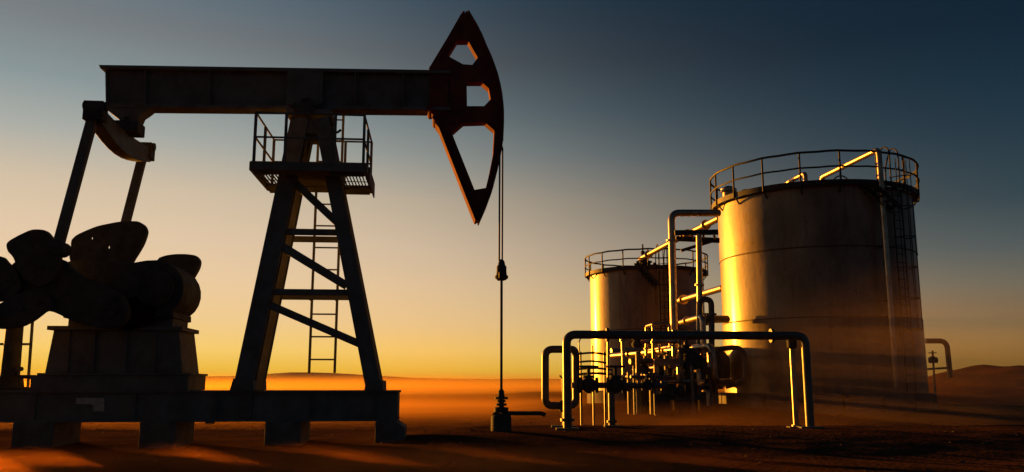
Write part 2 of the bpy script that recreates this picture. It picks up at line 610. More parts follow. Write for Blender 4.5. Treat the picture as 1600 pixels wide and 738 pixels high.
for t in (.012, .12, .30, .54, .585, .72, .86):
    p, q = beam_at(t, True), beam_at(t, False)
    part(MB().prism([(p[0] - .014, p[1] - ft - .001), (p[0] + .014, p[1] - ft - .001), (q[0] + .014, q[1] + ft + .001), (q[0] - .014, q[1] + ft + .001)], [], lambda a, b, d: pw(a, b, d), -.205, .205), 'web_stiffener', STEEL, WB)
sd0, sd1 = PJ(452, 110, 0), PJ(505, 175, 0)
part(MB().uvbox(sd0[0], sd1[0], -.245, -.207, sd1[1] + .08, sd0[1] - .1), 'doubler_plate', STEEL, WB, .004)
# bracket and bearing at the tail of the beam
br = [PJ(a, b, 0) for a, b in ((170, 168), (242, 170), (232, 178), (223, 184), (218, 196), (211, 206), (203, 205), (190, 190), (172, 176))]
part(MB().prism(br, [[PJ(a, b, 0) for a, b in ((200, 186), (207, 188), (205, 195), (198, 192))]], lambda a, b, d: pw(a, b, d), -.2, .2), 'tail_bracket', bevel=.006)

# equalizer, a fish-bellied beam across the unit
VE = 1.62
E0 = PJ(148, 176, -VE)
EC = E0[0]
prof_n = 9
verts, faces = [], []
for i in range(prof_n):
    t = i / (prof_n - 1)
    vv = -VE + 2 * VE * t
    sag = math.sin(math.pi * t)
    zt = E0[1] + .10 - .10 * sag
    zb_ = E0[1] - .26 - .24 * sag
    for du, z in ((-.15, zb_), (.15, zb_), (.15, zt), (-.15, zt)):
        verts.append(pw(EC + .03 + du, z, vv))
for i in range(prof_n - 1):
    for j in range(4):
        faces.append((i * 4 + j, i * 4 + (j + 1) % 4, (i + 1) * 4 + (j + 1) % 4, (i + 1) * 4 + j))
faces += [(0, 1, 2, 3), tuple(range((prof_n - 1) * 4, prof_n * 4))[::-1]]
EQM = mat('equalizer_brown', (.10, .085, .068), .55, 0, .4, 3, .2, 40, spec=.3)  # dark warm brown base colour for the whole equalizer
EQ = part(MB().poly(verts, faces), 'equalizer', EQM, bevel=.012)
for s_ in (-1, 1):
    mb = MB().uvbox(EC - .19, EC + .22, s_ * VE - .16, s_ * VE + .16, E0[1] - .20, E0[1] + .22)
    mb.cyl(pw(EC - .24, E0[1] + .14, s_ * VE), pw(EC + .26, E0[1] + .14, s_ * VE), .10, n=16)
    part(mb, 'end_bearing', CAST, EQ, .01)
part(MB().cyl(pw(EC + .03, E0[1] + .02, 0), pw(PJ(205, 196, 0)[0], PJ(205, 196, 0)[1], 0), .17, n=16), 'center_bearing', CAST, EQ, .01)
mb = MB().uvbox(EC - .1, EC + .45, -.26, .26, E0[1] - .02, E0[1] + .26)
part(mb, 'bearing_housing', CAST, EQ, .02)

# pitman arms
P0, P1 = PJ(144, 188, -VE), PJ(90, 388, -VE)
for s_ in (-1, 1):
    a, b = pw(P0[0], P0[1], s_ * VE), pw(P1[0], P1[1], s_ * VE)
    mb = MB().bar(a, b, .20, .16, U)
    pa_ = part(mb, 'pitman_arm', bevel=.01)
    mb = MB().cyl(pw(P1[0], P1[1], s_ * (VE + .13)), pw(P1[0], P1[1], s_ * (VE - .33)), .16, n=20)
    part(mb, 'wrist_pin', CAST, pa_, .01)

# cranks with counterweights
def smooth_loop(p, fr=.32):
    """straight edges, filleted corners"""
    out = []
    m = len(p)
    for i in range(m):
        a, b, c = p[i - 1], p[i], p[(i + 1) % m]
        p0 = [b[q] + (a[q] - b[q]) * fr for q in (0, 1)]
        p1 = [b[q] + (c[q] - b[q]) * fr for q in (0, 1)]
        for t in (0, .5, 1):
            out.append(tuple(p0[q] * (1 - t) ** 2 + b[q] * 2 * t * (1 - t) + p1[q] * t * t for q in (0, 1)))
    return out
def wt_prism(pxs, v, d0, d1, name, parent, holes=()):
    pxs = smooth_loop(pxs)
    return part(MB().prism([PJ(a, b, v) for a, b in pxs], [[PJ(a, b, v) for a, b in h] for h in holes], lambda a, b, d: pw(a, b, d), d0, d1), name, CAST, parent, .018)
def hexhole(x, y, r):
    return [(x + r * math.cos(i * math.pi / 3 + .3) * .6, y + r * math.sin(i * math.pi / 3 + .3)) for i in range(6)]
VC = -1.32
crank_px = [(203, 487), (198, 503), (182, 513), (160, 514), (115, 502), (88, 488), (60, 484), (30, 474), (18, 452), (20, 416), (34, 406), (70, 398), (102, 406), (120, 428), (165, 446), (195, 463)]
CR = wt_prism(crank_px, VC, VC - .12, VC + .13, 'crank_arm', None)
def outlined(cx, cy, pts_):
    return pts_
wt_prism([(20, 386), (24, 380), (42, 370), (60, 362), (80, 363), (87, 371), (98, 386), (103, 408), (98, 436), (72, 452), (48, 440), (38, 425), (31, 405), (22, 396)], VC, VC - .30, VC - .125, 'counterweight', CR, [hexhole(61, 388, 3)])
wt_prism([(-40, 405), (-20, 399), (0, 402), (14, 404), (20, 412), (36, 428), (44, 450), (30, 468), (10, 473), (-40, 475)], VC, VC - .28, VC - .125, 'counterweight', CR)
wt_prism([(-30, 482), (0, 482), (18, 472), (50, 455), (92, 465), (93, 485), (79, 488), (73, 493), (60, 503), (40, 513), (8, 516), (-8, 508), (-30, 500)], VC, VC - .30, VC - .125, 'counterweight', CR)
for x, y in ((55, 410), (75, 420), (25, 440), (45, 485), (170, 482), (70, 475)):
    u_, z_ = PJ(x, y, VC)
    part(MB().cyl(pw(u_, z_, VC - .36), pw(u_, z_, VC - .1), .05, n=6), 'crank_bolt', CAST, CR)
hub = PJ(168, 482, VC)
part(MB().cyl(pw(hub[0], hub[1], VC - .2), pw(hub[0], hub[1], VC + .1), .26, n=28), 'hub', CAST, CR, .02)
part(MB().cyl(pw(hub[0], hub[1], VC + .1), pw(hub[0], hub[1], 1.5), .16, n=20), 'crank_shaft', CAST)
VD = 1.25
CR2 = wt_prism([(243, 492), (225, 500), (150, 480), (110, 450), (114, 420), (150, 412), (215, 440), (300, 415), (300, 450), (262, 480)], VD, VD - .12, VD + .13, 'crank_arm', None)
wt_prism([(119, 379), (127, 371), (142, 364), (159, 357), (178, 353), (194, 350), (222, 349), (232, 355), (236, 365), (230, 383), (222, 397), (214, 409), (200, 440), (150, 446), (124, 430), (116, 405), (119, 395)], VD, VD - .32, VD - .125, 'counterweight', CR2, [hexhole(150, 375, 5), hexhole(176, 389, 5)])
wt_prism([(251, 407), (265, 402), (280, 400), (296, 400), (312, 402), (318, 410), (316, 421), (308, 435), (299, 450), (285, 462), (250, 440)], VD, VD - .32, VD - .125, 'counterweight', CR2)

# gear reducer
gp = [(97, 440), (97, 412), (112, 407), (122, 406), (150, 408), (205, 411), (228, 407)]
for i in range(11):
    an = R(-84 + i * 15.5)
    gp.append((243 + 44 * math.cos(an), 450 + 44 * math.sin(an)))
gp += [(270, 486), (270, 497), (98, 497), (98, 470)]
GR = part(MB().prism([PJ(a, b, -.74) for a, b in gp], [], lambda a, b, d: pw(a, b, d), -.74, .74), 'gear_reducer', CAST, bevel=.05)
gl_ = PJ(243, 450, -.74)
part(MB().cyl(pw(gl_[0], gl_[1], -.86), pw(gl_[0], gl_[1], -.745), .40, n=32), 'bearing_cover', CAST, GR, .02)
for i in range(10):
    an = i * math.pi / 5
    part(MB().cyl(pw(gl_[0] + .33 * math.cos(an), gl_[1] + .33 * math.sin(an), -.90), pw(gl_[0] + .33 * math.cos(an), gl_[1] + .33 * math.sin(an), -.86), .03, n=6), 'bolt', CAST, GR)
bd = PJ(254, 456, .95)
part(MB().lathe(pw(bd[0], bd[1], .9), [(.3, 0), (.70, .01), (.72, .05), (.72, .22), (.68, .26), (.2, .27)], 36, V), 'brake_drum', CAST)
# pedestal of the reducer
n0, n1 = PJ(84, 516, -.62), PJ(280, 516, -.62)
m0, m1 = PJ(70, 583, -.68), PJ(285, 583, -.68)
zt, zb_ = n0[1], m0[1]
vv = [pw(m0[0], zb_, -.68), pw(m1[0], zb_, -.68), pw(m1[0], zb_, .68), pw(m0[0], zb_, .68), pw(n0[0], zt, -.62), pw(n1[0], zt, -.62), pw(n1[0], zt, .62), pw(n0[0], zt, .62)]
PD = part(MB().poly(vv, [(0, 1, 5, 4), (1, 2, 6, 5), (2, 3, 7, 6), (3, 0, 4, 7), (4, 5, 6, 7), (3, 2, 1, 0)]), 'pedestal', bevel=.01)
part(MB().uvbox(PJ(74, 511, -.68)[0], PJ(285, 511, -.68)[0], -.70, .70, zt + .001, zt + .09), 'top_flange', STEEL, PD, .006)
g0 = PJ(98, 497, -.85)
part(MB().uvbox(g0[0] + .02, PJ(268, 497, -.7)[0], -.6, .6, zt + .092, g0[1] + .03), 'riser_block', STEEL, PD, .006)
part(MB().uvbox(PJ(58, 584, -.75)[0], PJ(297, 584, -.75)[0], -.76, .76, zb_ - .05, zb_ - .001), 'base_flange', STEEL, PD, .006)
part(MB().uvbox(PJ(47, 600, -.72)[0], PJ(294, 600, -.72)[0], -.72, .72, ZT + .002, zb_ - .052), 'sub_base', STEEL, PD, .006)
for px in (110, 150, 200, 245):
    a, b = PJ(px, 516, -.62), PJ(px - 4, 583, -.68)
    part(MB().prism([(a[0] - .015, zt - .01), (a[0] + .015, zt - .01), (b[0] + .015, zb_ + .01), (b[0] - .015, zb_ + .01)], [], lambda q, r_, d: pw(q, r_, -.62 - .06 * (zt - r_) / (zt - zb_) + d), -.06, .01), 'rib', STEEL, PD)

# motor stand and guard at the rear
mb = MB()
a, b = PJ(16, 512, .1), PJ(14, 606, .1)
mb.cyl(pw(b[0], ZT + .05, .1), pw(b[0], a[1] + .3, .1), .20, .17, n=20)
MS = part(mb, 'motor_post', CAST, bevel=.01)
mb = MB().lathe(pw(b[0], ZT + .002, .1), [(.5, 0), (.5, .06), (.3, .08), (.26, .3)], 24)
part(mb, 'post_base', CAST, MS)
ms = PJ(26, 588, .1)
mb = MB().cyl(pw(ms[0] - .1, ms[1], .0), pw(ms[0] + .5, ms[1] - .03, .0), .04, n=10)
mb.cyl(pw(ms[0] + .05, ms[1] - .12, 0), pw(ms[0] + .05, ms[1] + .16, 0), .035, n=8)
mb.cyl(pw(ms[0] + .02, ms[1] + .14, -.1), pw(ms[0] + .10, ms[1] + .16, .1), .05, n=8)
part(mb, 'belt_tensioner', CAST, MS)
GD = MB()
vg = 1.0
a, b = PJ(50, 508, vg), PJ(44, 600, vg)
GDo = part(GD.cyl(pw(b[0], ZT + .002, vg), pw(a[0], a[1] + .3, vg), .035, n=10), 'guard_post', STEEL)
z1_ = PJ(30, 538, vg)[1]
part(MB().cyl(pw(PJ(-88, 600, vg)[0], ZT - .3, vg), pw(PJ(-88, 600, vg)[0], a[1] + .3, vg), .035, n=10), 'guard_post', STEEL)
part(MB().cyl(pw(PJ(-90, 538, vg)[0], z1_, vg), pw(PJ(48, 538, vg)[0], z1_, vg), .028, n=10), 'guard_rail', STEEL)
z2_ = PJ(30, 588, vg)[1]
part(MB().cyl(pw(PJ(-90, 588, vg)[0], z2_, vg), pw(PJ(66, 588, vg)[0], z2_, vg), .03, n=10), 'guard_rail', STEEL)

# horse head
hh = [(721, 24), (725, 28), (728, 21), (732, 24), (745, 46), (753, 62), (759.5, 78), (766, 92), (771.7, 107), (776.5, 121), (780.5, 137), (783.2, 151), (785, 166), (786, 180), (786, 195), (785.6, 207), (785, 220), (783.5, 232), (781.5, 244), (776.6, 268), (769, 298), (759.5, 324), (748.5, 349), (745, 347), (716, 274), (688.8, 204), (682, 194), (676, 182), (668, 176), (668, 168), (672, 164), (672, 120), (670, 110), (674, 104), (686, 84), (698.5, 63.4)]
ho = [[(714, 67), (730.7, 67), (746, 94), (737.6, 105), (723, 104), (699.5, 91)],
      [(728.8, 131.7), (752, 131.7), (763, 141.5), (766, 158.5), (756, 169), (729.5, 169)],
      [(700.3, 131), (702.7, 131), (703.2, 163), (701, 163)],
      [(706, 211), (724, 195), (757, 194), (771.7, 207), (769.8, 244), (764, 273), (758.5, 296), (741, 299)]]
HH = part(MB().prism([PJ(a, b, 0) for a, b in hh], [[PJ(a, b, 0) for a, b in h] for h in ho], lambda a, b, d: pw(a, b, d), -.16, .16), 'horse_head', RED, bevel=.008)
arc = [PJ(a, b, 0) for a, b in hh[3:23]]
inn = []
for i, (u_, z_) in enumerate(arc):
    inn.append((u_ - .035, z_))
part(MB().prism(arc + inn[::-1], [], lambda a, b, d: pw(a + .004, b, d), -.30, .30), 'face_plate', RED, HH, .004)
ed = [(745, 347), (716, 274), (688.8, 204), (683, 197)]
e0 = [PJ(a, b, 0) for a, b in ed]
part(MB().prism(e0 + [(u_ - .05, z_ - .012) for u_, z_ in e0[::-1]], [], lambda a, b, d: pw(a, b, d), -.28, .28), 'rear_flange', RED, HH, .004)
for (x, y) in ((672, 176), (680, 190)):
    u_, z_ = PJ(x, y, 0)
    part(MB().cyl(pw(u_, z_, -.34), pw(u_, z_, .34), .07, n=14), 'hinge_pin', RED, HH)
for (x, y) in ((724, 24), (730, 23)):
    u_, z_ = PJ(x, y, 0)
    part(MB().cyl(pw(u_, z_ - .05, -.1 if x < 727 else .1), pw(u_, z_ + .05, -.1 if x < 727 else .1), .035, n=10), 'cable_anchor', RED, HH)

# bridle cables, carrier bar, polished rod
ur = PJ(783.5, 500, 0)[0]
zc = PJ(783.5, 410, 0)[1]
for dv, px in ((-.27, 780.5), (.27, 785)):
    u_, z_ = PJ(px, 232, dv)
    pts_ = [pw(PJ(784.5, 222, 0)[0], PJ(784.5, 222, 0)[1], dv), pw(u_ + .005, z_, dv), pw(u_, zc, dv)]
    part(MB().tube(pts_, .021, 8, .3), 'bridle_cable', CABLE)
CB = part(MB().lathe(pw(ur, PJ(784, 438, 0)[1], 0), [(.05, 0), (.10, .0), (.16, .05), (.16, .10), (.13, .12), (.12, .2), (.12, .32), (.09, .36), (.07, .45), (.03, .5)], 20), 'carrier_bar', CAST)
part(MB().bar(pw(ur, PJ(784, 432, 0)[1], -.34), pw(ur, PJ(784, 432, 0)[1], .34), .14, .16), 'yoke', CAST, CB, .01)
zr = PJ(783.5, 640, 0)[1]
part(MB().cyl(pw(ur, zr, 0), pw(ur, PJ(784, 425, 0)[1], 0), .032, n=12), 'polished_rod', CAST)

# service platform, railings and ladder
V0, V1 = -1.2, 1.0
pl, pr = PJ(391, 260, V0)[0], PJ(571, 260, V0)[0]
pz1, pz0 = PJ(480, 254, V0)[1], PJ(480, 267, V0)[1]
mb = MB()
mb.uvbox(pl, pr, V0 - .03, V0 + .03, pz0, pz1)
mb.uvbox(pl, pr, V1 - .03, V1 + .03, pz0, pz1)
mb.uvbox(pl - .03, pl + .03, V0 + .031, V1 - .031, pz0 + .003, pz1 - .003)
mb.uvbox(pr - .03, pr + .03, V0 + .031, V1 - .031, pz0 + .003, pz1 - .003)
PLo = part(mb, 'platform_frame')
for ua, ub in ((pl + .05, PJ(445, 260, -.6)[0]), (PJ(530, 260, -.6)[0], pr - .05)):
    mb = MB()
    uu = ua
    while uu < ub:
        mb.uvbox(uu, uu + .022, V0 + .04, V1 - .04, pz0 + .04, pz0 + .07)
        uu += .075
    for v_ in (V0 + .35, V0 + 1.1, V0 + 1.8):
        mb.uvbox(ua, ub, v_, v_ + .05, pz0 + .03, pz0 + .039)
    part(mb, 'grating', TRIM, PLo)
part(MB().uvbox(PJ(447, 260, -.6)[0], PJ(528, 260, -.6)[0], V0 + .04, V1 - .04, pz0 + .035, pz0 + .06), 'deck_plate', STEEL, PLo)
for v_ in (V0 + .04, V1 - .5):
    part(MB().uvbox(pl + .04, pr - .04, v_, v_ + .42, pz0 + .005, pz0 + .028), 'deck_plate', STEEL, PLo)
part(MB().uvbox(pr + .032, pr + .06, V0 + .5, V1, pz0 - .12, pz1 + .05), 'toe_board', STEEL, PLo)
for px in (395, 575):                                # knee brackets back to the legs
    ua = pl + .05 if px < 480 else pr - .05
    ub = PJ(440 if px < 480 else 528, 267, .5)[0]
    for v_ in (V0 + .2, V1 - .1):
        part(MB().bar(pw(ua, pz0 - .02, v_), pw(ub, pz0 - .02, v_), .08, .06), 'bracket', STEEL, PLo)
rt = PJ(396, 176, V0)[1]
rm = (rt + pz1) / 2
us = [pl + .07, PJ(447, 200, V0)[0], PJ(524, 200, V0)[0], pr - .05]
for v_ in (V0, V1):
    for i, uu in enumerate(us):
        part(MB().uvbox(uu - .03, uu + .03, v_ - .03, v_ + .03, pz1, rt), 'rail_post', STEEL, PLo)
    for z in (rt, rm):
        part(MB().cyl(pw(us[0], z, v_), pw(us[-1], z, v_), .024, n=8), 'handrail', STEEL, PLo)
for uu in (us[0], us[-1]):
    part(MB().uvbox(uu - .03, uu + .03, -.13, -.07, pz1 - .1, rt), 'rail_post', STEEL, PLo)
    for z in (rt, rm):
        part(MB().cyl(pw(uu, z, V0), pw(uu, z, V1), .024, n=8), 'handrail', STEEL, PLo)
VL = .98
la, lb = PJ(490, 404, VL), PJ(529, 404, VL)
zl0, zl1 = PJ(505, 583, VL)[1], PJ(505, 172, VL)[1]
mb = MB().uvbox(la[0] - .03, la[0] + .03, VL - .02, VL + .02, zl0, zl1)
LD = part(mb, 'ladder_rail')
part(MB().uvbox(lb[0] - .03, lb[0] + .03, VL - .02, VL + .02, zl0, zl1), 'ladder_rail')
zz = PJ(505, 562, VL)[1]
while zz < zl1 - .2:
    part(MB().cyl(pw(la[0], zz, VL), pw(lb[0], zz, VL), .02, n=8), 'rung')
    zz += .545
for zz in (PJ(505, 377, VL)[1], PJ(505, 470, VL)[1]):
    for q in (la, lb):
        part(MB().bar(pw(q[0], zz, VL - .02), pw(q[0], zz, .55), .05, .03), 'ladder_stay')

# ------------------------------------------------------------------ well head
wz = .24
WH = thing('wellhead', pw(ur, wz, 0), 'dark stacked wellhead under the polished rod with a side pipe', 'wellhead')
zf = lambda y: PJ(784, y, 0)[1] - wz
mb = MB().lathe(pw(ur, wz - .1, 0), [(.22, 0), (.24, .1), (.235, zf(652) + .1), (.20, zf(648) + .1), (.155, zf(646) + .1)], 28)
part(mb, 'casing_head', CAST, WH)
part(MB().lathe(pw(ur, wz + zf(645), 0), [(.15, 0), (.165, .02), (.165, zf(637) - zf(645)), (.09, zf(636) - zf(645))], 24), 'tubing_head', CAST, WH)
for y, r_ in ((632.5, .125), (627, .10), (622.5, .155), (613, .07)):
    mb = MB().cyl(pw(ur, wz + zf(y) - .025, 0), pw(ur, wz + zf(y) + .03, 0), r_, n=24)
    fl = part(mb, 'flange', CAST, WH, .004)
part(MB().lathe(pw(ur, wz + zf(636), 0), [(.06, 0), (.07, .05), (.055, .2), (.085, .24), (.06, .33), (.05, .4)], 18), 'stuffing_box', CAST, WH)
part(MB().tube([pw(ur, wz + zf(646), 0), pjw(846, 646, 0), pjw(852, 649, 0)], .05, 12, .05), 'side_pipe', CAST, WH)
part(MB().tube([pw(ur - .05, wz + zf(645.5), -.05), pw(PJ(770.5, 645, -.05)[0], wz + zf(645.5), -.05), pw(PJ(770.5, 645, -.05)[0], wz - .1, -.05)], .022, 8, .05), 'bleed_line', CAST, WH)

# ------------------------------------------------------------------ storage tanks
def tank(az, D, Rr, z0, z1, rail, label, posts, courses, lad_off, group):
    a = R(az)
    c = Vector((D * math.sin(a), D * math.cos(a), 0))
    fw = Vector((math.sin(a), math.cos(a), 0))      # away from camera
    rt_ = Vector((math.cos(a), -math.sin(a), 0))    # to the right
    T = thing('storage_tank', (c.x, c.y, z0 - .55), label, 'tank', group)
    n = 96
    hs = [z0 + (z1 - z0) * f for f in courses]
    for i in range(len(hs) - 1):
        rr = Rr + (.018 if i % 2 == 0 else 0)
        zb2, zt2 = hs[i], hs[i + 1]
        n = 400
        mb = MB()
        rows = [(rr, zb2 + .004), (rr, zt2 - .036), (rr, zt2 - .03), (rr - .012, zt2 - .004)]
        v = []
        for r_, z in rows:
            for j in range(n):
                an = 2 * math.pi * j / n
                # plates are never perfectly round
                w = .006 * noise.noise(Vector((math.cos(an) * 2.5, math.sin(an) * 2.5, z * .8)))
                v.append(c + Vector((math.cos(an) * (r_ + w), math.sin(an) * (r_ + w), z)))
        f = [(q * n + j, q * n + (j + 1) % n, (q + 1) * n + (j + 1) % n, (q + 1) * n + j) for q in range(len(rows) - 1) for j in range(n)]
        sc_ = part(mb.poly(v, f), 'shell_course', TANK, T)
        n = 96
        mb = MB()
        for j in range(n):
            an0, an1 = 2 * math.pi * j / n, 2 * math.pi * (j + 1) / n
            r0, r1 = Rr - .03, Rr + .026
            q = [c + Vector((math.cos(x) * r_, math.sin(x) * r_, zz_)) for x in (an0, an1) for r_, zz_ in ((r0, zt2 - .022), (r1, zt2 - .022), (r1, zt2 + .022), (r0, zt2 + .022))]
            mb.poly(q, [(0, 1, 5, 4), (1, 2, 6, 5), (2, 3, 7, 6)])
        if i < len(hs) - 2:
            part(mb, 'weld_seam', SEAM, sc_)
        else:
            mb.bm.free()
    # roof cone
    mb = MB().lathe(c + Vector((0, 0, z1)), [(Rr + .05, -.06), (Rr + .05, .0), (.3, Rr * .07)], n)
    part(mb, 'roof', TANK, T)
    # foundation segments
    ns = 18
    for j in range(ns):
        a0, a1 = 2 * math.pi * (j + .04) / ns, 2 * math.pi * (j + .96) / ns
        mb = MB()
        v = []
        st = 5
        for s_ in range(st + 1):
            an = a0 + (a1 - a0) * s_ / st
            for r_, z in ((Rr - .5, z0 - .9), (Rr + .28, z0 - .9), (Rr + .28, z0 - .003), (Rr - .5, z0 - .003)):
                v.append(c + Vector((math.cos(an) * r_, math.sin(an) * r_, z)))
        f = [(s_ * 4 + q, s_ * 4 + (q + 1) % 4, (s_ + 1) * 4 + (q + 1) % 4, (s_ + 1) * 4 + q) for s_ in range(st) for q in range(4)]
        f += [(0, 1, 2, 3), (st * 4 + 3, st * 4 + 2, st * 4 + 1, st * 4)]
        part(mb.poly(v, f), 'foundation_segment', CONC, T, .015)
    # ring walkway and railing
    def ring(r0, r1, za, zb3, name, par):
        mb = MB()
        v = []
        for j in range(n):
            an = 2 * math.pi * j / n
            for r_, z in ((r0, za), (r1, za), (r1, zb3), (r0, zb3)):
                v.append(c + Vector((math.cos(an) * r_, math.sin(an) * r_, z)))
        f = [(j * 4 + q, j * 4 + (q + 1) % 4, ((j + 1) % n) * 4 + (q + 1) % 4, ((j + 1) % n) * 4 + q) for j in range(n) for q in range(4)]
        return part(mb.poly(v, f), name, TRIM, par)
    ro = Rr + .24
    WK = ring(Rr + .03, ro, z1 + .02, z1 + .07, 'walkway', T)
    ring(ro + .002, ro + .02, z1 - .05, z1 + .16, 'kick_plate', WK)
    for j in range(posts):
        an = 2 * math.pi * (j + .3) / posts + a
        d = Vector((math.cos(an), math.sin(an), 0))
        p = c + d * (ro + .035)
        part(MB().cyl(p + Vector((0, 0, z1 - .06)), p + Vector((0, 0, z1 + rail)), .040, n=8), 'rail_post', TRIM, WK)
        mb = MB()
        b0 = c + d * (Rr + .02)
        mb.bar(b0 + Vector((0, 0, z1 - .30)), c + d * ro + Vector((0, 0, z1 + .0)), .05, .05)
        part(mb, 'bracket', TRIM, WK)
    for z, r_ in ((rail, .046), (rail * .52, .036)):
        loop = [c + Vector((math.cos(2 * math.pi * j / 72) * (ro + .035), math.sin(2 * math.pi * j / 72) * (ro + .035), z1 + z + .012 * math.sin(j * 1.7))) for j in range(73)]
        part(MB().tube(loop, r_, 8, cap=False), 'handrail', TRIM, WK)
    # caged ladder on the side towards the camera
    dep = math.sqrt((Rr + .32) ** 2 - lad_off ** 2)
    lc = c + rt_ * lad_off - fw * dep
    out = (lc - c).normalized()
    tg = Vector((-out.y, out.x, 0))
    LDR = None
    for s_ in (-1, 1):
        p = lc + tg * s_ * .24
        mb = MB().tube([p + Vector((0, 0, z0 + .05)), p + Vector((0, 0, z1 + rail + .15)), p - out * .3 + Vector((0, 0, z1 + rail + .32)), p - out * .62 + Vector((0, 0, z1 + rail * .7)), p - out * .62 + Vector((0, 0, z1 + .1))], .03, 8, .3)
        o = part(mb, 'ladder_rail', TRIM, T)
        LDR = LDR or o
    z = z0 + .35
    while z < z1 + .2:
        part(MB().cyl(lc - tg * .24 + Vector((0, 0, z)), lc + tg * .24 + Vector((0, 0, z)), .016, n=6), 'rung', TRIM, LDR)
        z += .32
    z = z0 + 2.3
    while z < z1 + 1.0:
        hoop = [lc + tg * .24 * math.cos(t * math.pi / 10) * 1.35 + out * (.62 * math.sin(t * math.pi / 10)) + Vector((0, 0, z)) for t in range(11)]
        part(MB().tube(hoop, .02, 6), 'cage_hoop', TRIM, LDR)
        z += 1.15
    for t in (1.5, 3.5, 6.5, 8.5):
        p = lc + tg * .24 * math.cos(t * math.pi / 10) * 1.35 + out * (.62 * math.sin(t * math.pi / 10))
        part(MB().bar(p + Vector((0, 0, z0 + 2.3)), p + Vector((0, 0, z1 + .95)), .04, .012, tg), 'cage_strap', TRIM, LDR)
    # landing bracket beside the ladder, under the walkway
    mb = MB()
    q0 = c + rt_ * (lad_off - 1.25) - fw * math.sqrt((Rr + .05) ** 2 - (lad_off - 1.25) ** 2)
    q1 = lc - tg * .4 * (1 if (lc - q0).dot(tg) > 0 else -1)
    for k_ in range(5):
        f0 = k_ / 5.0
        st = q0 + (q1 - q0) * f0
        mb.box(st + out * .25 + Vector((0, 0, z1 - .12 - .20 * k_)), (q1 - q0).normalized() * .13, out * .25, Vector((0, 0, .02)))
        mb.bar(st + out * .02 + Vector((0, 0, z1 - .12 - .20 * k_)), st + out * .45 + Vector((0, 0, z1 - .5 - .20 * k_)), .05, .04)
    mb.bar(q0 + out * .48 + Vector((0, 0, z1 + .0)), q1 + out * .48 + Vector((0, 0, z1 - 1.0)), .16, .03)
    mb.bar(q0 + out * .05 + Vector((0, 0, z1 + .0)), q1 + out * .05 + Vector((0, 0, z1 - 1.0)), .16, .03)
    part(mb, 'stair_flight', TRIM, T)
    return dict(T=T, c=c, fw=fw, rt=rt_, z1=z1, R=Rr, lc=lc, z0=z0)
T1 = tank(19.52, 38.0, 3.88, 1.0, 8.79, 1.26, 'large round steel storage tank on the right, lit gold along its left side', 18, (0, .36, .70, 1.0), 3.05, 'steel storage tanks')
T2 = tank(8.88, 52.0, 3.35, 1.0, 7.75, 1.07, 'smaller round storage tank further back behind the pipework', 16, (0, .5, 1.0), .95, 'steel storage tanks')

# roof fittings
def fitting(Tk, pts_, r_, name, m, bend=.25):
    return part(MB().tube(pts_, r_, 14, bend), name, m, Tk['T'])
c1, z1 = T1['c'], T1['z1']
q = c1 + T1['rt'] * 2.50 - T1['fw'] * 3.45
top = Vector((q.x, q.y, z1 + 1.32))
def zray(px, py, z):
    d = ray(px, py)
    t = (z - EYE) / d.z
    return Vector((d.x * t, d.y * t, z))
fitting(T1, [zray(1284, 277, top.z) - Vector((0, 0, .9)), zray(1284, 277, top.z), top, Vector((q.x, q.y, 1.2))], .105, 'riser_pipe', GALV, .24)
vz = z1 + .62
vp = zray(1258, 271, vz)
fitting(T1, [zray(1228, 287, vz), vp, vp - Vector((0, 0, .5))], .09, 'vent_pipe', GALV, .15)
for zq in (2.4, 4.4, 6.4, 8.2):
    part(MB().bar(Vector((q.x, q.y, zq)), c1 + (q - c1).normalized() * (T1['R'] + .03) + Vector((0, 0, zq)), .08, .05), 'pipe_bracket', TRIM, T1['T'])
for du, dv, r_, h in ((0, -.9, .22, .55), (-.35, -1.3, .14, .7), (.8, -1.0, .26, .35), (1.7, -.4, .15, .45)):
    b = c1 + T1['rt'] * du + T1['fw'] * dv + Vector((0, 0, z1 + .05))
    part(MB().lathe(b, [(r_, 0), (r_, h * .6), (r_ * 1.3, h * .62), (r_ * 1.3, h * .72), (r_ * .5, h * .75), (r_ * .5, h)], 18), 'roof_hatch', CAST, T1['T'])
b = c1 + T1['rt'] * 1.15 - T1['fw'] * 1.2 + Vector((0, 0, z1 + .62))
ring_ = [b + T1['rt'] * .3 * math.cos(t * math.pi / 8) + Vector((0, 0, .3 * math.sin(t * math.pi / 8))) for t in range(17)]
part(MB().tube(ring_, .03, 8), 'hand_wheel', CAST, T1['T'])
b = c1 - T1['rt'] * 3.3 - T1['fw'] * 1.2 + Vector((0, 0, z1 + .1))
part(MB().lathe(b, [(.25, 0), (.25, .45), (.34, .48), (.34, .6), (.15, .72)], 20), 'roof_hatch', GALV, T1['T'])
part(MB().tube([b + Vector((.2, 0, .3)), b + Vector((.75, 0, .62)), b + Vector((1.15, .1, .45)), b + Vector((1.2, .1, 0))], .04, 8, .2), 'vent_pipe', PIPED, T1['T'])
c2, z2 = T2['c'], T2['z1']
for du, dv, r_, h in ((0, -2.4, .28, .7), (-.45, -2.6, .18, .5), (.5, -2.2, .2, .45), (-.15, -2.4, .09, 1.5)):
    b = c2 + T2['rt'] * du + T2['fw'] * dv + Vector((0, 0, z2 + .03))
    part(MB().lathe(b, [(r_, 0), (r_, h * .6), (r_ * 1.3, h * .62), (r_ * 1.3, h * .72), (r_ * .5, h * .75), (r_ * .5, h)], 18), 'roof_hatch', CAST, T2['T'])

